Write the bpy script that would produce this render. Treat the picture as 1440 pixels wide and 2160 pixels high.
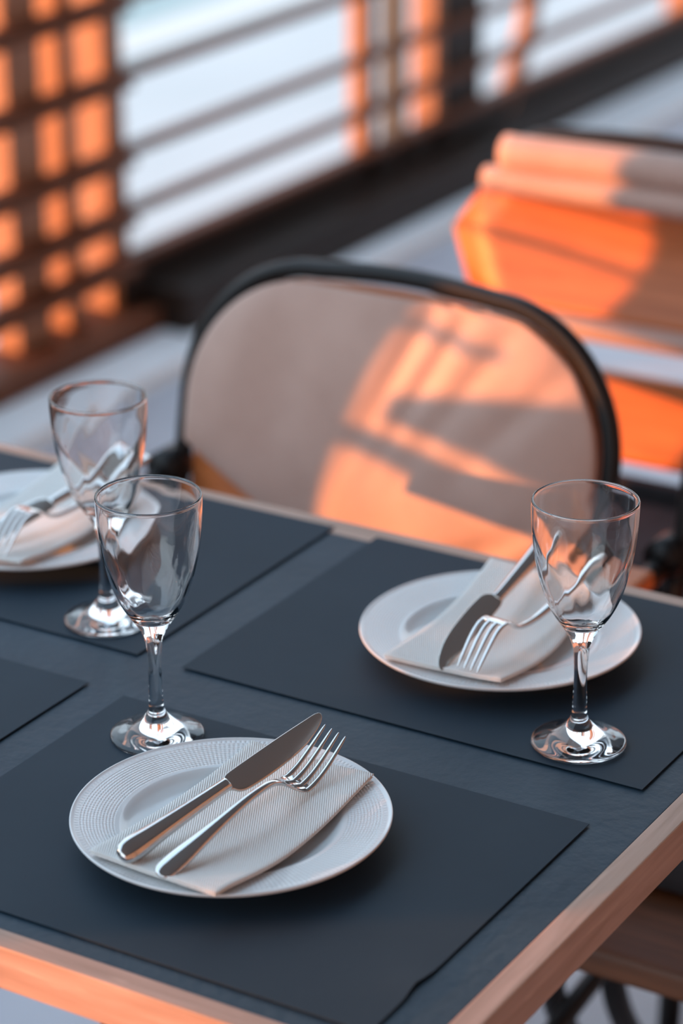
import bpy, bmesh, math, random
from mathutils import Vector, Matrix, noise
random.seed(7)
S = bpy.context.scene
for o in list(bpy.data.objects):
    bpy.data.objects.remove(o)

# ------------------------------------------------------------ camera
# world: table top is z=0, X runs along the near table edge, Y away from it
cd = bpy.data.cameras.new('camera')
cam = bpy.data.objects.new('camera', cd)
S.collection.objects.link(cam)
R_ = Vector((.8555105, .51773266, -.00739485)); U_ = Vector((-.1925277, .33132896, .92366347)); F_ = Vector((-.48066087, .78878008, -.38313328))
M = Matrix((R_, U_, -F_)).transposed().to_4x4()
M.translation = Vector((1.42577957, -1.51018155, .86693539))
cam.matrix_world = M
cd.sensor_fit = 'VERTICAL'; cd.sensor_height = 36; cd.sensor_width = 24
cd.lens = 5663.25 * 36 / 2160
cd.clip_start = .05; cd.clip_end = 200
cd.dof.use_dof = True; cd.dof.focus_distance = 1.79; cd.dof.aperture_fstop = 3.8
S.camera = cam

# ------------------------------------------------------------ world, sun, exposure
W = bpy.data.worlds.new('sky'); S.world = W; W.use_nodes = True
nt = W.node_tree; nt.nodes.clear()
out = nt.nodes.new('ShaderNodeOutputWorld'); bg = nt.nodes.new('ShaderNodeBackground')
tc = nt.nodes.new('ShaderNodeTexCoord'); sep = nt.nodes.new('ShaderNodeSeparateXYZ'); cr = nt.nodes.new('ShaderNodeValToRGB')
cr.color_ramp.elements[0].position = .0; cr.color_ramp.elements[0].color = (.80, .89, .95, 1)
cr.color_ramp.elements[1].position = .8; cr.color_ramp.elements[1].color = (.48, .66, .86, 1)
nt.links.new(tc.outputs['Generated'], sep.inputs[0]); nt.links.new(sep.outputs['Z'], cr.inputs[0])
nt.links.new(cr.outputs[0], bg.inputs['Color']); bg.inputs['Strength'].default_value = 2.4
nt.links.new(bg.outputs[0], out.inputs[0])

SUN = Vector((1, .72, -.13)).normalized()          # the way the light travels
sd = bpy.data.lights.new('sun', 'SUN'); sun = bpy.data.objects.new('sun', sd); S.collection.objects.link(sun)
sun.rotation_mode = 'QUATERNION'; sun.rotation_quaternion = SUN.to_track_quat('-Z', 'Y')
sun.location = (-6, -5, 2)
sd.energy = 10; sd.color = (1, .33, .08); sd.angle = math.radians(.5)

S.view_settings.view_transform = 'Standard'; S.view_settings.look = 'None'
S.view_settings.gamma = 1; S.view_settings.use_curve_mapping = False
S.view_settings.exposure = 0.0
S.cycles.max_bounces = 14; S.cycles.transmission_bounces = 12; S.cycles.glossy_bounces = 6; S.cycles.diffuse_bounces = 4
S.cycles.transparent_max_bounces = 12
S.cycles.sample_clamp_indirect = 6; S.cycles.sample_clamp_direct = 0
S.cycles.caustics_reflective = True; S.cycles.caustics_refractive = True; S.cycles.blur_glossy = .4
S.cycles.use_denoising = True

# ------------------------------------------------------------ materials
def mat(name, col, rough=.5, metal=0, **k):
    m = bpy.data.materials.new(name); m.use_nodes = True
    b = m.node_tree.nodes['Principled BSDF']
    b.inputs['Base Color'].default_value = (*col, 1); b.inputs['Roughness'].default_value = rough; b.inputs['Metallic'].default_value = metal
    for a, v in k.items(): b.inputs[a].default_value = v
    return m
def nodes(m): return m.node_tree, m.node_tree.nodes['Principled BSDF']
def N(t, kind, **k):
    n = t.nodes.new(kind)
    for a, v in k.items(): setattr(n, a, v)
    return n
def mapping(t, scale, src='Object', rot=(0, 0, 0)):
    c = N(t, 'ShaderNodeTexCoord'); mp = N(t, 'ShaderNodeMapping')
    mp.inputs['Scale'].default_value = scale; mp.inputs['Rotation'].default_value = rot
    t.links.new(c.outputs[src], mp.inputs[0]); return mp
def noisy(m, c1, c2, scale=(1, 1, 1), nscale=5, detail=6, lo=.35, hi=.65, bump=0, dist=.001, src='Object', rot=(0, 0, 0), bscale=None, distort=0):
    t, b = nodes(m); mp = mapping(t, scale, src, rot); n = N(t, 'ShaderNodeTexNoise')
    n.inputs['Scale'].default_value = nscale; n.inputs['Detail'].default_value = detail; n.inputs['Distortion'].default_value = distort
    t.links.new(mp.outputs[0], n.inputs['Vector']); r = N(t, 'ShaderNodeValToRGB')
    r.color_ramp.elements[0].position = lo; r.color_ramp.elements[0].color = (*c1, 1)
    r.color_ramp.elements[1].position = hi; r.color_ramp.elements[1].color = (*c2, 1)
    t.links.new(n.outputs['Fac'], r.inputs[0]); t.links.new(r.outputs[0], b.inputs['Base Color'])
    if bump:
        bp = N(t, 'ShaderNodeBump'); bp.inputs['Strength'].default_value = bump; bp.inputs['Distance'].default_value = dist
        s = n
        if bscale:
            s = N(t, 'ShaderNodeTexNoise'); s.inputs['Scale'].default_value = bscale; s.inputs['Detail'].default_value = 8
            t.links.new(mp.outputs[0], s.inputs['Vector'])
        t.links.new(s.outputs['Fac'], bp.inputs['Height']); t.links.new(bp.outputs[0], b.inputs['Normal'])
    return m

slate = noisy(mat('slate_laminate', (.02, .035, .05), .55, **{'Specular IOR Level': .3}), (.013, .033, .055), (.021, .046, .072), nscale=9, detail=8, bump=.8, dist=.0012, bscale=110)
def paper_mat():
    return noisy(mat('black_paper', (.02, .03, .045), .68, **{'Specular IOR Level': .28}), (.011, .026, .042), (.015, .032, .050), nscale=6, bump=.25, dist=.0008, bscale=45)
paper = paper_mat()
def oak(name, dark, light, axis=0):
    sc = (6, 90, 90) if axis == 0 else (90, 6, 90)
    m = noisy(mat(name, light, .48), dark, light, scale=sc, nscale=1.3, detail=7, lo=.3, hi=.66, bump=.25, dist=.0006, distort=.6)
    t, b = nodes(m); base = b.inputs['Base Color'].links[0].from_socket
    mp = mapping(t, (14, 120, 120) if axis == 0 else (120, 14, 120), rot=(0, 0, .12))
    n = N(t, 'ShaderNodeTexNoise'); n.inputs['Scale'].default_value = 1.0; n.inputs['Detail'].default_value = 2
    t.links.new(mp.outputs[0], n.inputs['Vector'])
    r = N(t, 'ShaderNodeValToRGB'); r.color_ramp.elements[0].position = .66; r.color_ramp.elements[1].position = .72
    t.links.new(n.outputs['Fac'], r.inputs[0])
    x = N(t, 'ShaderNodeMix', data_type='RGBA'); f = N(t, 'ShaderNodeMath', operation='MULTIPLY'); f.inputs[1].default_value = .45
    t.links.new(r.outputs[0], f.inputs[0]); t.links.new(f.outputs[0], x.inputs['Factor'])
    t.links.new(base, x.inputs['A']); x.inputs['B'].default_value = (min(light[0]*1.45, 1), min(light[1]*1.55, 1), min(light[2]*1.6, 1), 1)
    t.links.new(x.outputs['Result'], b.inputs['Base Color'])
    return m
oak_x = oak('oak_edging_along', (.34, .21, .145), (.48, .315, .24), 0)
oak_y = oak('oak_edging_across', (.34, .21, .145), (.48, .315, .24), 1)

def ceramic(name, relief):
    m = mat(name, (.70, .735, .75), .16, **{'IOR': 1.5, 'Coat Weight': .25, 'Coat Roughness': .05})
    if relief:
        t, b = nodes(m); c = N(t, 'ShaderNodeTexCoord'); s = N(t, 'ShaderNodeSeparateXYZ'); t.links.new(c.outputs['Object'], s.inputs[0])
        def mt(op, a, bb=None):
            n = N(t, 'ShaderNodeMath', operation=op)
            for i, v in enumerate((a, bb)):
                if v is None: continue
                if isinstance(v, (int, float)): n.inputs[i].default_value = v
                else: t.links.new(v, n.inputs[i])
            return n.outputs[0]
        x, y = s.outputs['X'], s.outputs['Y']
        r = mt('SQRT', mt('ADD', mt('MULTIPLY', x, x), mt('MULTIPLY', y, y)))
        th = mt('ARCTAN2', y, x)
        k1, k2 = 96, 1500
        a1 = mt('SINE', mt('ADD', mt('MULTIPLY', th, k1), mt('MULTIPLY', r, k2)))
        a2 = mt('SINE', mt('SUBTRACT', mt('MULTIPLY', th, k1), mt('MULTIPLY', r, k2)))
        w = mt('MULTIPLY', a1, a2)
        win = mt('MULTIPLY', mt('GREATER_THAN', r, .0755), mt('LESS_THAN', r, .0985))
        bead = mt('MULTIPLY', mt('ABSOLUTE', mt('SINE', mt('MULTIPLY', th, 95))), mt('MULTIPLY', mt('GREATER_THAN', r, .0992), mt('LESS_THAN', r, .1015)))
        h = mt('ADD', mt('MULTIPLY', w, win), mt('MULTIPLY', bead, 1.2))
        bp = N(t, 'ShaderNodeBump'); bp.inputs['Strength'].default_value = .6; bp.inputs['Distance'].default_value = .0004
        t.links.new(h, bp.inputs['Height']); t.links.new(bp.outputs[0], b.inputs['Normal'])
    return m
china = ceramic('white_china', True)

def napkin_mat():
    m = mat('white_paper_napkin', (.77, .785, .765), .85, **{'Sheen Weight': .15})
    t, b = nodes(m); mp = mapping(t, (1, 1, 1), rot=(0, 0, -.5)); w = N(t, 'ShaderNodeTexWave', wave_type='BANDS', bands_direction='X')
    w.inputs['Scale'].default_value = 215; w.inputs['Distortion'].default_value = .1; w.inputs['Detail'].default_value = 1
    t.links.new(mp.outputs[0], w.inputs['Vector'])
    w2 = N(t, 'ShaderNodeTexWave', wave_type='BANDS', bands_direction='Y'); w2.inputs['Scale'].default_value = 260
    t.links.new(mp.outputs[0], w2.inputs['Vector'])
    a = N(t, 'ShaderNodeMath', operation='MULTIPLY_ADD'); a.inputs[1].default_value = .25
    t.links.new(w2.outputs['Fac'], a.inputs[0]); t.links.new(w.outputs['Fac'], a.inputs[2])
    bp = N(t, 'ShaderNodeBump'); bp.inputs['Strength'].default_value = .85; bp.inputs['Distance'].default_value = .0004
    t.links.new(a.outputs[0], bp.inputs['Height']); t.links.new(bp.outputs[0], b.inputs['Normal'])
    return m
tissue = napkin_mat()
steel = mat('polished_steel', (.62, .61, .60), .07, 1)
t_, b_ = nodes(steel); mp_ = mapping(t_, (60, 60, 60)); n_ = N(t_, 'ShaderNodeTexNoise'); n_.inputs['Scale'].default_value = 3; n_.inputs['Detail'].default_value = 5
t_.links.new(mp_.outputs[0], n_.inputs['Vector']); r_ = N(t_, 'ShaderNodeMapRange'); r_.inputs['To Min'].default_value = .04; r_.inputs['To Max'].default_value = .13
t_.links.new(n_.outputs['Fac'], r_.inputs[0]); t_.links.new(r_.outputs[0], b_.inputs['Roughness'])
blade_steel = mat('worn_blade_steel', (.60, .58, .55), .22, 1)
t_, b_ = nodes(blade_steel); mp_ = mapping(t_, (30, 300, 30)); n_ = N(t_, 'ShaderNodeTexNoise'); n_.inputs['Scale'].default_value = 3; n_.inputs['Detail'].default_value = 6
t_.links.new(mp_.outputs[0], n_.inputs['Vector']); r_ = N(t_, 'ShaderNodeMapRange'); r_.inputs['To Min'].default_value = .10; r_.inputs['To Max'].default_value = .26
t_.links.new(n_.outputs['Fac'], r_.inputs[0]); t_.links.new(r_.outputs[0], b_.inputs['Roughness'])
glass = mat('clear_glass', (1, 1, 1), 0.0, **{'Transmission Weight': 1.0, 'IOR': 1.5})
tube_black = mat('black_powder_coat', (.008, .007, .007), .42, **{'Specular IOR Level': .3})
wood_seat = noisy(mat('shaded_seat_wood', (.12, .045, .018), .5), (.10, .036, .012), (.17, .062, .022), scale=(8, 90, 90), nscale=1.2, detail=6, bump=.1)  # chair wood with the seat's shade put into the colour
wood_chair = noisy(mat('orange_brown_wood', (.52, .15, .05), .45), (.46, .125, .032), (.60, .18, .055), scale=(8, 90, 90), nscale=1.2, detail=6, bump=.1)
fabric = noisy(mat('taupe_leather', (.36, .25, .21), .62, **{'Sheen Weight': .2}), (.46, .29, .23), (.52, .34, .275), nscale=14, bump=.25, dist=.001, bscale=60)
cushion_m = noisy(mat('charcoal_cushion', (.02, .02, .024), .8), (.016, .016, .019), (.028, .027, .032), nscale=30)
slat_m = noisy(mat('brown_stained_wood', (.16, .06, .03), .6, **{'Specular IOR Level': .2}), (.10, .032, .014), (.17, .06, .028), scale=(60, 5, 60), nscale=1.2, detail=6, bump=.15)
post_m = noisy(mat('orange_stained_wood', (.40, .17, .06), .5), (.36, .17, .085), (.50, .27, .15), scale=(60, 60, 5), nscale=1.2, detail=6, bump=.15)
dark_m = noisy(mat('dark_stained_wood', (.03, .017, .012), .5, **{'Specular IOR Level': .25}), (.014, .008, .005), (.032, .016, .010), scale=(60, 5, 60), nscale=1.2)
plinth_m = noisy(mat('white_painted_concrete', (.75, .75, .75), .7), (.84, .84, .84), (.90, .90, .90), nscale=3)
floor_m = noisy(mat('grey_floor_paint', (.5, .5, .54), .45), (.44, .44, .48), (.56, .56, .60), nscale=2.5, bump=.1)
pave_m = noisy(mat('pale_paving', (.6, .63, .64), .85), (.43, .485, .48), (.49, .54, .535), nscale=.8)
road_m = noisy(mat('green_grey_asphalt', (.3, .38, .38), .9), (.26, .37, .37), (.36, .46, .45), nscale=.9)
kerb_m = mat('kerb_stone', (.60, .62, .58), .85)
plaster = noisy(mat('warm_plaster', (.42, .38, .35), .85), (.16, .16, .16), (.20, .20, .20), nscale=2)
ceil_m = mat('shade_ceiling_boards', (.29, .31, .31), .8)

# ------------------------------------------------------------ mesh helpers
def mesh(name, verts, faces, m, smooth=True, parent=None, sub=0, bevel=0, loc=None):
    me = bpy.data.meshes.new(name); me.from_pydata([tuple(v) for v in verts], [], faces); me.update()
    me.materials.append(m)
    if smooth:
        me.polygons.foreach_set('use_smooth', [True] * len(me.polygons))
    o = bpy.data.objects.new(name, me); S.collection.objects.link(o)
    if parent: o.parent = parent
    if loc: o.location = loc
    if bevel:
        b = o.modifiers.new('bevel', 'BEVEL'); b.width = bevel; b.segments = 2; b.limit_method = 'ANGLE'
    if sub:
        s = o.modifiers.new('sub', 'SUBSURF'); s.levels = sub; s.render_levels = sub
    return o
def fix(o):
    bm = bmesh.new(); bm.from_mesh(o.data); bmesh.ops.recalc_face_normals(bm, faces=bm.faces); bm.to_mesh(o.data); bm.free(); return o
def box(name, lo, hi, m, parent=None, bevel=.002):
    x0, y0, z0 = lo; x1, y1, z1 = hi
    c = Vector(((x0+x1)/2, (y0+y1)/2, (z0+z1)/2)); v = []
    for z in (z0, z1):
        for x, y in ((x0, y0), (x1, y0), (x1, y1), (x0, y1)): v.append((x-c.x, y-c.y, z-c.z))
    f = [(0, 3, 2, 1), (4, 5, 6, 7), (0, 1, 5, 4), (1, 2, 6, 5), (2, 3, 7, 6), (3, 0, 4, 7)]
    return mesh(name, v, f, m, smooth=False, parent=parent, bevel=bevel, loc=c)
def prism_x(name, yz, x0, x1, m, parent=None):     # polygon in the wall plane given thickness along X
    n = len(yz); v = [(x0, y, z) for y, z in yz] + [(x1, y, z) for y, z in yz]
    f = [tuple(range(n)), tuple(range(2*n-1, n-1, -1))] + [(i, i+n, (i+1) % n+n, (i+1) % n) for i in range(n)]
    return fix(mesh(name, v, f, m, smooth=False, parent=parent))
def spline(pts, n=8, closed=False):
    P = [Vector(p) for p in pts]; out = []
    L = len(P); rng = range(L if closed else L-1)
    for i in rng:
        g = (lambda k: P[k % L]) if closed else (lambda k: P[max(0, min(L-1, k))])
        a, b, c, d = g(i-1), g(i), g(i+1), g(i+2)
        for j in range(n):
            t = j/n
            out.append(.5*((2*b)+(-a+c)*t+(2*a-5*b+4*c-d)*t*t+(-a+3*b-3*c+d)*t**3))
    if not closed: out.append(P[-1])
    return out
def tube(name, pts, r, m, parent=None, seg=12, n=8, smooth_path=True):
    P = spline(pts, n) if smooth_path else [Vector(p) for p in pts]
    v, f = [], []; up = None
    for i, p in enumerate(P):
        t = (P[min(i+1, len(P)-1)]-P[max(i-1, 0)]).normalized()
        if up is None: up = t.orthogonal().normalized()
        up = (up-t*up.dot(t)).normalized(); s = t.cross(up)
        rr = r(i/(len(P)-1)) if callable(r) else r
        for k in range(seg):
            a = 2*math.pi*k/seg; v.append(p+(up*math.cos(a)+s*math.sin(a))*rr)
    for i in range(len(P)-1):
        for k in range(seg):
            f.append((i*seg+k, i*seg+(k+1) % seg, (i+1)*seg+(k+1) % seg, (i+1)*seg+k))
    f.append(tuple(range(seg-1, -1, -1))); b = (len(P)-1)*seg; f.append(tuple(b+k for k in range(seg)))
    return fix(mesh(name, v, f, m, parent=parent))
def lathe(name, prof, m, seg=96, parent=None, ripple=None, close=False):
    v, f = [], []; idx = []
    for k, (r, z) in enumerate(prof):
        row = []
        if r < 1e-6:
            v.append((0, 0, z)); row = [len(v)-1]*seg
        else:
            for j in range(seg):
                a = 2*math.pi*j/seg; rr = r+(ripple(a, z, k) if ripple else 0)
                v.append((rr*math.cos(a), rr*math.sin(a), z)); row.append(len(v)-1)
        idx.append(row)
    if close: idx.append(idx[0])
    for a, b in zip(idx, idx[1:]):
        for j in range(seg):
            q = []
            for w in (a[j], a[(j+1) % seg], b[(j+1) % seg], b[j]):
                if w not in q: q.append(w)
            if len(q) > 2: f.append(tuple(q))
    return fix(mesh(name, v, f, m, parent=parent))
def smooth_prof(pts, n=6):
    return [(max(p.x, 0), p.y) for p in spline([(a, b, 0) for a, b in pts], n)]
def empty(name, loc=(0, 0, 0), rz=0):
    o = bpy.data.objects.new(name, None); S.collection.objects.link(o); o.location = loc; o.rotation_euler = (0, 0, rz)
    o.empty_display_size = .05; return o
def tag(o, label, cat, group=None):
    o['label'] = label; o['category'] = cat
    if group: o['group'] = group
    return o
def struct(o): o['kind'] = 'structure'; return o
def copy_thing(src, loc, rz, label, group=None):
    r = src.copy(); S.collection.objects.link(r); r.location = loc; r.rotation_euler = (0, 0, rz); r['label'] = label
    if group: r['group'] = group
    for ch in list(src.children):
        c = ch.copy(); S.collection.objects.link(c); c.parent = r
        for g in ch.children:
            d = g.copy(); S.collection.objects.link(d); d.parent = c
    return r

FZ = -.75          # floor level
# ------------------------------------------------------------ the room
struct(box('floor', (-1.18, -14, FZ-.1), (2.7, 9.5, FZ), floor_m, bevel=0))
struct(box('trim_1', (-1.62, -4.2, FZ-.1), (-1.21, 9.5, FZ+.012), plinth_m, bevel=.004))      # white plinth under the slat screen
struct(box('shade_ceiling', (-.1, -4.2, 1.95), (2.7, 9.5, 2.05), ceil_m, bevel=0))  # added roof out of view, edge set to hold back sky light
struct(box('shade_wall_right', (2.6, -14, FZ), (2.7, 9.5, 1.95), plaster, bevel=0))  # added dark wall out of view, keeps the camera side dim
# ground outside
pv = struct(box('pavement', (-3.35, -30, -1.12), (-1.62, 40, -1.0), pave_m, bevel=0))
kb = struct(box('kerb', (-3.55, -30, -1.12), (-3.35, 40, -.985), kerb_m, bevel=0))
rd = struct(box('road', (-60, -30, -1.2), (-3.55, 40, -1.04), road_m, bevel=0))
struct(box('pavement', (-3.35, 9.5, -1.1), (6, 40, -.99), pave_m, bevel=0))

wl = struct(empty('wall_left', (0, 0, 0)))
struct(box('shade_pillar', (-3.5, 1.83, -1.1), (-3.4, 2.0, 2.2), kerb_m, bevel=.01))     # pillar added outside, left of the view, to shade the wall posts
XI = -1.36
def slat(z, y0, y1, h=.016, d=.036): return box('slat', (XI-.033, y0, z-h/2), (XI-.033+d, y1, z+h/2), slat_m, wl, .002)
for z in (.165, .02, -.112, -.250, -.390, -.502, -.592):
    slat(z, 1.88, 6.4)
slat(.31, 1.88, 6.4)
def post(y0, y1, z0=-.69, z1=1.95, x0=-1.455, x1=-1.395, m=post_m): return box('post', (x0, y0, z0), (x1, y1, z1), m, wl, .003)
post(2.035, 2.130, x0=-1.453); post(2.182, 2.230, x0=-1.455); post(2.313, 2.373, x0=-1.470)
for z in (.02, -.112, -.250, -.390, -.502, -.592):
    box('slat', (-1.356, 1.88, z-.017), (-1.335, 2.325, z-.003), slat_m, wl, .002)
box('base_rail', (-1.392, 2.312, -.690), (-1.375, 2.384, -.600), dark_m, wl, .002)  # added board, keeps the sun off the rail end
post(3.217, 3.270, x0=-1.432); post(3.376, 3.405, x0=-1.450); post(3.521, 3.56, x0=-1.452)
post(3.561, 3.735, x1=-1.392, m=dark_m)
post(4.88, 4.93, x0=-1.47)
post(5.6, 5.65)
br = tube('brace_or_shade_bar', [(-1.42, 4.04, .4), (-1.42, 4.03, -.2), (-1.42, 4.02, -.42), (-1.42, 3.97, -.54), (-1.42, 3.87, -.67)], .026, post_m, wl)
box('base_rail', (-1.47, 1.88, -.735), (-1.33, 2.38, -.690), slat_m, wl, .004)
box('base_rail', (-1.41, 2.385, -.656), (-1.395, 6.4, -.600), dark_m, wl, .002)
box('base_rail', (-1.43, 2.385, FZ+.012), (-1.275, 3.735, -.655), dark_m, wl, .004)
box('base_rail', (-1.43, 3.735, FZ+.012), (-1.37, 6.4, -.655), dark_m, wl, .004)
# added parapet out of view: panels and slots shaped to cast the sun patches
PX0, PX1 = -1.385, -1.36
def shade_panel(y0, y1, z0, z1): return box('shade_panel', (PX0, y0, z0), (PX1, y1, z1), dark_m, wl, 0)
shade_panel(.26, 1.88, FZ+.012, .40)
shade_panel(-.025, .26, FZ+.012, -.2); shade_panel(-.025, .26, .385, .40)
shade_panel(-.62, -.14, FZ+.012, .40); shade_panel(-.14, -.025, .11, .40); shade_panel(-.14, -.025, FZ+.012, -.2)
shade_panel(-.87, -.62, FZ+.012, -.10)
shade_panel(-.97, -.87, FZ+.012, .29)
shade_panel(-1.12, -.97, FZ+.012, .195); shade_panel(-1.12, -.97, .222, .285)
shade_panel(-1.28, -1.12, FZ+.012, .285); shade_panel(-1.40, -1.28, FZ+.012, .250); shade_panel(-1.40, -1.28, .266, .285); shade_panel(-1.76, -1.40, FZ+.012, .285)
shade_panel(-2.6, -1.76, FZ+.012, .10)
shade_panel(-4.2, -2.6, FZ+.012, .40)
prism_x('brace_or_shade_bar', [(-0.6540, 0.2225), (-0.7095, 0.2450), (-0.8025, 0.2765), (-0.8675, 0.2810), (-0.8675, 0.1940), (-0.7845, 0.1852), (-0.7265, 0.1932), (-0.6560, 0.1975)], PX0, PX1, dark_m, wl)  # added bars in the opening, shaped to cast the near chair-back shadows
prism_x('brace_or_shade_bar', [(-0.6235, 0.1838), (-0.6900, 0.1804), (-0.7150, 0.1761), (-0.7150, 0.1501), (-0.6800, 0.1577), (-0.6235, 0.1658)], PX0, PX1, dark_m, wl)
prism_x('brace_or_shade_bar', [(-0.6195, 0.2921), (-0.7025, 0.2869), (-0.7015, 0.2798), (-0.6195, 0.2851)], PX0, PX1, dark_m, wl)
prism_x('brace_or_shade_bar', [(0.2600, 0.2177), (0.0990, 0.2209), (-0.0250, 0.2215), (-0.0250, 0.2155), (0.0990, 0.2149), (0.2600, 0.2117)], PX0, PX1, dark_m, wl)  # two more added bars, for the stripes on the rear chair
prism_x('brace_or_shade_bar', [(0.2600, 0.1667), (0.1130, 0.1669), (-0.0250, 0.1625), (-0.0250, 0.1565), (0.1130, 0.1609), (0.2600, 0.1607)], PX0, PX1, dark_m, wl)
for y in (-4.15, -2.6, 1.85, 6.35): post(y, y+.06, z0=FZ, x0=-1.46, x1=-1.396)

# ------------------------------------------------------------ table
T = empty('dining_table', (.374, -.081, FZ))
def at_table(o): o.parent = T; o.location = o.location-Vector(T.location); return o
X0, X1, Y0, Y1, TH, FW = -.062, .8085, -.4195, .258, .030, .0175
at_table(box('tabletop', (X0+FW, Y0+FW, -TH+.002), (X1-FW, Y1-.026, -.0002), slate, None, .0005))
def rail(lo, hi, m): return at_table(box('edge_rail', lo, hi, m, None, .0012))
rail((X0, Y0, -TH), (X1-FW, Y0+FW, .0004), oak_x); rail((X0+FW, Y1-.026, -TH), (X1, Y1, .0004), oak_x)
rail((X1-FW, Y0, -TH), (X1, Y1-.026, .0004), oak_y); rail((X0, Y0+FW, -TH), (X0+FW, Y1, .0004), oak_y)
at_table(box('support_plate', (.25, -.2, -.045), (.50, .04, -TH), tube_black, None, .002))
col = tube('pedestal_column', [(.374, -.081, -.04), (.374, -.081, -.70)], .035, tube_black, smooth_path=False); at_table(col)
for a in (45, 135, 225, 315):
    c, s = math.cos(math.radians(a)), math.sin(math.radians(a))
    lg = tube('leg', [(.374+c*.02, -.081+s*.02, -.68), (.374+c*.16, -.081+s*.16, -.71), (.374+c*.30, -.081+s*.30, -.738)], .013, tube_black); at_table(lg)
tag(T, 'black-topped dining table with pale oak edge, laid with plates and glasses', 'table')

# place mats: thin sheets, slightly lifted and wavy
def placemat(x0, x1, y0, y1, label, seed, lift, crease=None):
    nx, ny = 44, 34; v, f = [], []; cx, cy = (x0+x1)/2, (y0+y1)/2
    for j in range(ny+1):
        for i in range(nx+1):
            x = x0+(x1-x0)*i/nx; y = y0+(y1-y0)*j/ny
            e = min(i, nx-i)/nx; e2 = min(j, ny-j)/ny
            edge = max(0, 1-min(e, e2)*9)
            z = .0007+.22*lift*edge**2*(.5+.5*noise.noise(Vector((x*9, y*9, seed))))+.0003*(noise.noise(Vector((x*7, y*7, seed+5)))+.6)
            if crease: z += .0010*math.exp(-((x-crease[0])**2+(y-crease[1])**2)/.0003)
            yy = y-cy; xx = x-cx
            if crease and i == nx: xx -= .0025*math.exp(-((y-crease[1])**2)/.0001)
            v.append((xx, yy, max(z, .0006)))
    for j in range(ny):
        for i in range(nx):
            a = j*(nx+1)+i; f.append((a, a+1, a+nx+2, a+nx+1))
    o = mesh('placemat', v, f, paper, loc=(cx, cy, .0001))
    so = o.modifiers.new('thick', 'SOLIDIFY'); so.thickness = .0004; so.offset = 1
    es = o.modifiers.new('split', 'EDGE_SPLIT'); es.split_angle = math.radians(40)
    return tag(o, label, 'placemat', 'black paper placemats on the table')
placemat(.383, .7572, -.387, -.1035, 'black paper placemat under the nearest plate', 1, .0008, crease=(.757, -.33))
placemat(.393, .7670, -.0438, .2405, 'black paper placemat under the plate and glass on the right', 2, .0016)
placemat(-.021, .3520, -.0428, .2410, 'black paper placemat under the blurred plate at the left', 3, .0012)
placemat(-.026, .3485, -.387, -.099, 'bare black paper placemat at the left edge, nothing on it', 4, .0010)

# ------------------------------------------------------------ plates
def make_plate(loc, label, rz=0):
    top = smooth_prof([(0, .0062), (.03, .0062), (.05, .0063), (.0565, .0066), (.0655, .0092), (.0712, .0122), (.0745, .0132), (.082, .0143), (.095, .0162), (.1015, .0172), (.104, .0182)], 5)
    rim = [(.1048, .0181), (.1050, .0172), (.1046, .0162)]
    bot = smooth_prof([(.1035, .0150), (.095, .0126), (.080, .0102), (.070, .0078), (.063, .0040), (.0595, .0008)], 5)
    foot = [(.0585, 0), (.056, 0), (.055, .0012), (.054, .0032), (0, .0034)]
    body = lathe('plate', top+rim+bot+foot, china, 160)
    body.location = loc; body.rotation_euler = (0, 0, rz)
    return tag(body, label, 'plate', 'white dinner plates on the table')
MZ = .0016
P_FRONT = (.564, -.2364); P_RIGHT = (.5805, .1028); P_LEFT = (.149, .098)
make_plate((*P_FRONT, MZ), 'white dinner plate nearest the camera, embossed rim in sharp focus')
make_plate((*P_RIGHT, MZ), 'white dinner plate behind the right-hand glass', .4)
make_plate((*P_LEFT, MZ), 'white dinner plate cut off by the left edge of the photo', .9)

# ------------------------------------------------------------ wine glasses
def make_glass():
    outer = [(.0331, .0010), (.0330, .0022), (.0318, .0032), (.0270, .0050), (.0190, .0080), (.0125, .0122), (.0082, .0165), (.0060, .0205), (.0052, .0245),
             (.0049, .0340), (.0046, .0470), (.0046, .0570), (.0053, .0680), (.0066, .0758), (.0096, .0832), (.0150, .0915), (.0208, .1005), (.0262, .1125), (.0305, .1270), (.0337, .1430),
             (.0356, .1600), (.0364, .1740), (.03645, .1810)]
    rim = [(.03655, .1817), (.0363, .18245), (.0357, .1829), (.0350, .18275), (.0346, .1822), (.0346, .1815)]
    inner = [(.0349, .1803), (.0349, .1740), (.0342, .1600), (.0322, .1430), (.0289, .1270), (.0244, .1125), (.0190, .1010), (.0125, .0935), (.0060, .0908), (0, .0903)]
    under = [(0, .0012), (.012, .0010), (.024, .0003), (.030, 0), (.0325, .0002)]
    po = smooth_prof(outer, 5); pi = smooth_prof(inner, 5); no = len(po)
    def rip(a, z, k):
        if k < no+3: return 0
        if z < .085: return 0
        w = max(0, min(1, (.178-z)/.03))
        return w*(.00012*math.sin(3*a+z*90)+.00008*math.sin(7*a-z*140)+.00006*math.sin(11*a+z*230))
    return lathe('wine_glass', po+rim+pi, glass, 128, ripple=rip) if False else lathe('wine_glass', under+po+rim+pi, glass, 128, ripple=lambda a, z, k: rip(a, z, k-5) if k > 5 else 0)
g0 = make_glass(); g0.location = (.4401, -.1432, .0013)
tag(g0, 'empty wine glass behind the nearest plate, front one of the left pair', 'wine glass', 'clear wine glasses on the table')
for loc, rz, lb in (((.7002, -.0054, .0024), 2.1, 'empty wine glass on the right, in front of the right-hand plate'),
                    ((.2975, -.0044, .0022), 4.0, 'empty blurred wine glass at the left plate, rear one of the left pair')):
    g = g0.copy(); S.collection.objects.link(g); g.location = loc; g.rotation_euler = (0, 0, rz); g['label'] = lb

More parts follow.
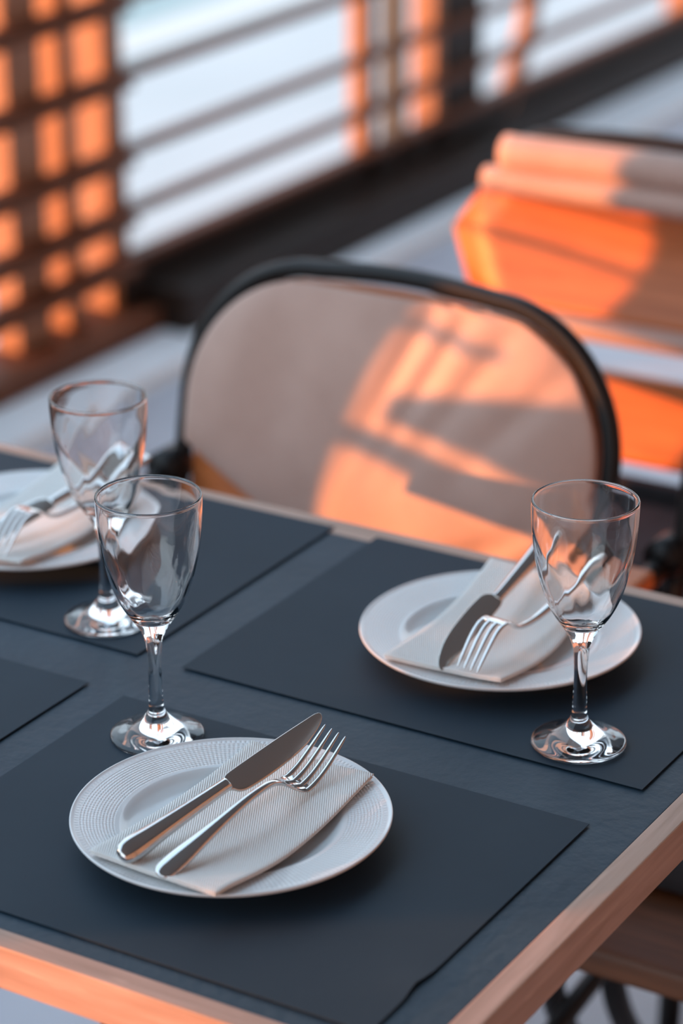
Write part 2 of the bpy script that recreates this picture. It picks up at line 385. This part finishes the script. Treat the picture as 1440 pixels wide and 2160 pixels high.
# ------------------------------------------------------------ napkins
def napkin(quad, bulge, plate, label, rise=0, top0=.0235):
    A, B, C_, D = [Vector(q) for q in quad]     # near-left, near-right, far-right, far-left
    t = empty('napkin', (plate[0], plate[1], MZ)); tag(t, label, 'napkin', 'folded white napkins on the plates')
    def surf(s, u, grow, dz, name):
        nx, ny = 22, 34; v, f = [], []
        for j in range(ny+1):
            for i in range(nx+1):
                a, b = i/nx, j/ny
                p = A*(1-a)*(1-b)+B*a*(1-b)+C_*a*b+D*(1-a)*b
                p = p+Vector((bulge*math.sin(math.pi*b)*a*(.6+.4*math.cos(3*b)), 0))
                p += Vector(((a-.5)*grow, (b-.5)*grow*1.2))+Vector((s, u))
                r = math.hypot(p.x-plate[0], p.y-plate[1])
                sag = max(0, 1-(r/.098)**2)
                z = top0-.0075*sag+rise*max(0, b-.45)**1.5+.0007*math.sin(5*b+2*a)+.0006*noise.noise(Vector((a*3, b*4, plate[0]*50)))+dz
                rim_clear = 0
                v.append((p.x-plate[0], p.y-plate[1], z-MZ))
        for j in range(ny):
            for i in range(nx):
                k = j*(nx+1)+i; f.append((k, k+1, k+nx+2, k+nx+1))
        o = mesh(name, v, f, tissue, parent=t)
        so = o.modifiers.new('thick', 'SOLIDIFY'); so.thickness = .0011; so.offset = -1
        bv = o.modifiers.new('round', 'BEVEL'); bv.width = .00025; bv.segments = 1
        es = o.modifiers.new('split', 'EDGE_SPLIT'); es.split_angle = math.radians(50)
        return o
    surf(0, 0, 0, 0, 'napkin_layer')
    surf(.0006, -.0012, -.001, -.00135, 'napkin_layer')
    surf(-.0005, .001, -.0015, -.0027, 'napkin_layer')
    return t
napkin([(.518, -.329), (.6165, -.3335), (.6215, -.1515), (.5235, -.1490)], .007, P_FRONT, 'folded white napkin under the knife and fork on the nearest plate')
napkin([(.534, .010), (.627, .017), (.622, .188), (.5275, .186)], .008, P_RIGHT, 'folded white napkin on the plate behind the right-hand glass', rise=.025)
napkin([(.106, .000), (.205, .009), (.2, .180), (.112, .183)], .004, P_LEFT, 'folded white napkin on the cut-off plate at the left', rise=.02, top0=.0248)

# ------------------------------------------------------------ cutlery
def loft(name, stations, m, parent, seg=16, sub=0):
    """stations: (y, cx, cz, half width, half thickness, power)"""
    v, f = [], []
    for (y, cx, cz, w, h, pw) in stations:
        for k in range(seg):
            a = 2*math.pi*k/seg; c, s = math.cos(a), math.sin(a)
            v.append((cx+w*math.copysign(abs(c)**pw, c), y, cz+h*math.copysign(abs(s)**pw, s)))
    n = len(stations)
    for i in range(n-1):
        for k in range(seg): f.append((i*seg+k, i*seg+(k+1) % seg, (i+1)*seg+(k+1) % seg, (i+1)*seg+k))
    f.append(tuple(range(seg-1, -1, -1))); f.append(tuple((n-1)*seg+k for k in range(seg)))
    return fix(mesh(name, v, f, m, parent=parent, sub=sub))
def interp(tab, y):
    for (a, *A), (b, *B) in zip(tab, tab[1:]):
        if a <= y <= b:
            t = (y-a)/(b-a); t = t*t*(3-2*t) if len(A) > 9 else t
            return [p+(q-p)*t for p, q in zip(A, B)]
    return list(tab[-1][1:]) if y > tab[-1][0] else list(tab[0][1:])
def smooth_tab(tab, n=6):
    pts = []
    L = len(tab)
    for i in range(L-1):
        for j in range(n):
            t = j/n; g = lambda k: tab[max(0, min(L-1, k))]
            a, b, c, d = g(i-1), g(i), g(i+1), g(i+2)
            pts.append(tuple(.5*(2*b[q]+(-a[q]+c[q])*t+(2*a[q]-5*b[q]+4*c[q]-d[q])*t*t+(-a[q]+3*b[q]-3*c[q]+d[q])*t**3) for q in range(len(tab[0]))))
    pts.append(tab[-1]); return pts
def make_knife():
    t = empty('table_knife')
    hs = [(0, 0, 0, .0005, .0005), (.0006, 0, 0, .0035, .0022), (.002, 0, 0, .0056, .0036), (.006, 0, 0, .0080, .0052), (.015, 0, 0, .0086, .0056), (.035, 0, 0, .0071, .0045), (.060, 0, 0, .0060, .0041),
          (.085, 0, 0, .0051, .0037), (.100, 0, 0, .0047, .0034), (.1045, 0, 0, .0046, .0030), (.106, 0, 0, .0047, .0018)]
    loft('handle', [(*s[:3], max(s[3], .0002), max(s[4], .0002), .9) for s in smooth_tab(hs, 5)], steel, t, 28)
    bs = [(.103, .000, 0, .0045, .0016), (.106, .0006, 0, .0056, .0014), (.109, .0016, 0, .0074, .0012), (.116, .0024, 0, .0086, .0011), (.135, .0026, 0, .0090, .0010), (.160, .0022, 0, .0087, .0009),
          (.180, .0012, 0, .0075, .0008), (.194, -.0004, 0, .0056, .0007), (.202, -.0018, 0, .0040, .0006), (.2065, -.0028, 0, .0022, .0005), (.208, -.0034, 0, .0006, .0003)]
    loft('blade', [(*s[:3], max(s[3], .0002), max(s[4], .0002), .55) for s in smooth_tab(bs, 5)], blade_steel, t, 24)
    return t
def make_fork():
    t = empty('table_fork')
    hs = [(0, 0, .0032, .0006, .0006), (.001, 0, .0033, .0040, .0014), (.004, 0, .0038, .0066, .0021), (.010, 0, .0048, .0074, .0028), (.022, 0, .0070, .0072, .0030), (.040, 0, .0104, .0056, .0029), (.065, 0, .0152, .0040, .0027),
          (.090, 0, .0190, .0031, .0024), (.108, 0, .0190, .0026, .0023), (.119, 0, .0158, .0027, .0021), (.127, 0, .0108, .0042, .0016), (.133, 0, .0066, .0078, .0013), (.139, 0, .0034, .0102, .0011), (.145, 0, .0018, .0109, .0010), (.149, 0, .0018, .0110, .0009)]
    loft('handle', [(*s[:3], max(s[3], .0003), max(s[4], .0003), .85) for s in smooth_tab(hs, 5)], steel, t, 24)
    for i in range(4):
        x = (-1.5+i)*.0060
        ts = [(.143, x, .0019, .0020, .0009), (.150, x, .0024, .0020, .0011), (.157, x, .0054, .0018, .0013), (.164, x, .0108, .0017, .0013), (.171, x*.98, .0176, .0015, .0011), (.178, x*.95, .0250, .0011, .0009), (.1805, x*.94, .0278, .0005, .0005)]
        loft('tine', [(*s[:3], max(s[3], .0002), max(s[4], .0002), .8) for s in smooth_tab(ts, 4)], steel, t, 14)
    return t
def place_cut(o, handle_end, tip, length_axis, roll, label, group):
    a, b = Vector(handle_end), Vector(tip); y = (b-a).normalized()
    x = y.cross(Vector((0, 0, 1))).normalized(); z = x.cross(y)
    R = Matrix((x, y, z)).transposed() @ Matrix.Rotation(roll, 3, 'Y')
    m = R.to_4x4(); m.translation = a; o.matrix_world = m; tag(o, label, length_axis, group)
def dup(src):
    r = src.copy(); S.collection.objects.link(r)
    for ch in list(src.children):
        c = ch.copy(); S.collection.objects.link(c); c.parent = r
    return r
kn = make_knife(); fk = make_fork()
GK, GF = 'table knives on the napkins', 'table forks on the napkins'
place_cut(kn, (.5455, -.3335, .0285), (.5675, -.1275, .0410), 'knife', math.radians(38), 'steel table knife leaning on the fork on the nearest plate', GK)
place_cut(fk, (.5735, -.3330, .0205), (.5870, -.1440, .0225), 'fork', math.radians(14), 'steel table fork with tines up on the nearest plate', GF)
k2 = dup(kn); place_cut(k2, (.5665, .2170, .0500), (.5780, .0115, .0240), 'knife', math.radians(-30), 'steel table knife pointing forward on the plate behind the right-hand glass', GK)
f2 = dup(fk); place_cut(f2, (.6180, .1980, .0500), (.5985, .0160, .0515), 'fork', math.radians(180), 'steel fork, tines down, on the plate behind the right-hand glass', GF)
k3 = dup(kn); place_cut(k3, (.183, .200, .0480), (.158, -.004, .0270), 'knife', math.radians(-25), 'blurred steel knife on the cut-off plate at the left', GK)
f3 = dup(fk); place_cut(f3, (.2, .190, .0560), (.180, .018, .0530), 'fork', math.radians(180), 'blurred steel fork, tines down, on the cut-off plate at the left', GF)

# ------------------------------------------------------------ chairs
# local frame: origin on the floor under the seat centre, seat faces -Y
def outline(w, z0, z1, rad_t, sag, n=10):
    pts = []
    for i in range(9): pts.append((-w, z0+(z1-rad_t-z0)*i/8))
    for i in range(1, n+1):
        a = math.pi-math.pi/2*i/n; pts.append((-w+rad_t+rad_t*math.cos(a), z1-rad_t+rad_t*math.sin(a)))
    for i in range(1, 12):
        x = -w+rad_t+(2*w-2*rad_t)*i/12; pts.append((x, z1-sag*math.sin(math.pi*i/12)))
    for i in range(n+1):
        a = math.pi/2-math.pi/2*i/n; pts.append((w-rad_t+rad_t*math.cos(a), z1-rad_t+rad_t*math.sin(a)))
    for i in range(1, 9): pts.append((w, z1-rad_t-(z1-rad_t-z0)*i/8))
    return pts
YB = .215            # seat rear; the back leans away from here by .22 per metre
def yb(z): return YB+(z-.45)*.22
def make_chair(cover='full'):
    ZT = .854 if cover == 'full' else .842
    t = empty('armchair', (0, 0, FZ))
    w = .229
    # one bent tube: right front leg is separate; the back loop
    loop = outline(w, .44, ZT, .135 if cover == 'full' else .085, -.006)
    if cover != 'full': loop = [(x*.93, z) for x, z in loop]
    tube('back_frame', [(x, yb(z)+(.006 if cover == 'full' else .03), z) for x, z in loop], .0092, tube_black, t, seg=12, n=2)
    # seat
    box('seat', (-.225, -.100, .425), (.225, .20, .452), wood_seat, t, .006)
    cu = box('seat_cushion', (-.205, .005, .453), (.205, .185, .485), cushion_m, t, .012)
    for s in (-1, 1):
        tube('leg', [(s*.232, .19, .44), (s*.236, .175, .36), (s*.238, .165, .26), (s*.240, .215, .16), (s*.240, .305, .075), (s*.240, .395, .022)], .0125, tube_black, t)
        tube('leg', [(s*.232, -.085, .61), (s*.236, -.085, .43), (s*.238, -.10, .2), (s*.240, -.115, .012)], .0125, tube_black, t)
        fo = tube('foot_cap', [(s*.240, .370, .034), (s*.240, .400, .022), (s*.240, .425, .018)], .0185, tube_black, t)
        tube('stretcher', [(s*.238, .170, .27), (s*.239, .03, .25), (s*.239, -.10, .22)], .010, tube_black, t)
        tube('arm_tube', [(s*.238, yb(.64), .640), (s*.240, .16, .632), (s*.240, -.06, .626), (s*.236, -.085, .60)], .0105, tube_black, t)
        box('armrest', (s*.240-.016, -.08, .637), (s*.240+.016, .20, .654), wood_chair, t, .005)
        tube('arm_joint', [(s*.237, yb(.64)-.018, .645), (s*.237, yb(.64)+.014, .645)], .019, tube_black, t, smooth_path=False)
    tube('crossbar', [(-.236, .172, .33), (0, .172, .325), (.236, .172, .33)], .010, tube_black, t)
    # wooden back panel inside the loop
    def board(name, poly, m, thick, dy, bulge=0):
        n = len(poly); cx = sum(p[0] for p in poly)/n; cz = sum(p[1] for p in poly)/n; v, f = [], []
        K = 5
        for side in (0, 1):
            for k in range(K, 0, -1):
                q = k/K
                for x, z in poly:
                    X, Z = cx+(x-cx)*q, cz+(z-cz)*q
                    v.append((X, yb(Z)+dy+(thick if side else 0)+bulge*(1-q*q), Z))
            v.append((cx, yb(cz)+dy+(thick if side else 0)+bulge, cz))
        per = K*n+1
        for side in (0, 1):
            o = side*per
            for k in range(K-1):
                for i in range(n): f.append((o+k*n+i, o+k*n+(i+1) % n, o+(k+1)*n+(i+1) % n, o+(k+1)*n+i))
            for i in range(n): f.append((o+(K-1)*n+i, o+(K-1)*n+(i+1) % n, o+per-1))
        for i in range(n): f.append((i, (i+1) % n, per+(i+1) % n, per+i))
        return fix(mesh(name, v, f, m, parent=t, smooth=True))
    if cover == 'full':
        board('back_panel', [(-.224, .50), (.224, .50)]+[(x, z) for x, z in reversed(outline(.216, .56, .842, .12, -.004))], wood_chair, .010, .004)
        # taupe cover stretched over the front, gathered in folds
        O = outline(.2255, .50, .857, .118, -.004); nx, nz = 90, 64; v, f = [], []
        for j in range(nz+1):
            b = j/nz
            for i in range(nx+1):
                a = i/nx*2-1
                zt = .846
                # bottom hem rises at the left
                hem = .575+.100*max(0, -a)**1.3-.02*max(0, a)
                # superellipse-like corners
                z = hem+(zt-hem)*b
                zc = max(0, (z-(.846-.128))/.128)
                hw = .2215-.128*(1-math.sqrt(max(0, 1-min(zc, 1)**2)))
                hw = max(hw, .0915)
                x = a*hw
                zz = z
                puff = .014*(1-abs(a)**8)*(1-abs(2*b-1)**3)
                fold = 0
                for (fx, fz, ang, amp, wd) in ((.02, .80, 1.15, .0060, .011), (.055, .80, 1.10, .0060, .010), (.095, .79, 1.0, .0055, .012), (.15, .77, .85, .0050, .014),
                                               (.10, .62, .55, .0065, .014), (.14, .60, .60, .0060, .013), (.17, .63, .66, .0055, .012), (-.15, .62, 2.55, .0080, .020), (-.08, .585, 2.75, .0065, .020), (-.12, .72, 1.35, .0025, .03)):
                    dx, dz = x-fx, z-fz; ca, sa = math.cos(ang), math.sin(ang)
                    al, ac = dx*ca+dz*sa, -dx*sa+dz*ca
                    fold += .85*amp*math.exp(-(ac/wd)**2)*math.exp(-(al/.085)**2)
                nn = noise.noise(Vector((x*14, z*9, 3)))*.003
                v.append((x, yb(zz)-.010-puff+fold+nn*(1-abs(a)**6), zz))
        for j in range(nz):
            for i in range(nx):
                k = j*(nx+1)+i; f.append((k, k+1, k+nx+2, k+nx+1))
        c = mesh('back_cover', v, f, fabric, parent=t)
        so = c.modifiers.new('thick', 'SOLIDIFY'); so.thickness = .003; so.offset = -1
        # piping where the cover meets the tube
    else:
        poly = [(-.205, .650), (.205, .650), (.243, .735), (.205, .790), (-.205, .790), (-.243, .735)]
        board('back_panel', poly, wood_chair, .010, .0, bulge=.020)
        board('back_panel', [(-.215, .505), (.215, .505), (.215, .600), (-.215, .600)], wood_chair, .012, .002, bulge=.004)
        box('apron', (-.222, .196, .385), (.222, .214, .500), cushion_m, t, .004)
        tube('back_roll', [(-.205, yb(.79)-.004, .793), (0, yb(.79)-.008, .796), (.205, yb(.79)-.004, .793)], .015, fabric, t, seg=20)
        tube('back_roll', [(-.185, yb(.82)-.002, .824), (0, yb(.82)-.004, .828), (.185, yb(.82)-.002, .824)], .021, fabric, t, seg=20)
        tube('back_roll', [(-.190, yb(.648)-.008, .648), (0, yb(.648)-.010, .648), (.190, yb(.648)-.008, .648)], .013, fabric, t, seg=16)
    return t
GC = 'armchairs around the tables'
c1 = make_chair('full'); c1.location = (.2345, .255, FZ)
tag(c1, 'armchair with gathered taupe cover, pushed up to the far side of the table', 'chair', GC)
c3 = copy_thing(c1, (.753, .298, FZ), 0, 'taupe-covered armchair cut off by the right edge of the photo', GC)
c2 = make_chair('open'); c2.location = (.225, .835, FZ)
tag(c2, 'sunlit orange wooden armchair standing behind the taupe armchair', 'chair', GC)
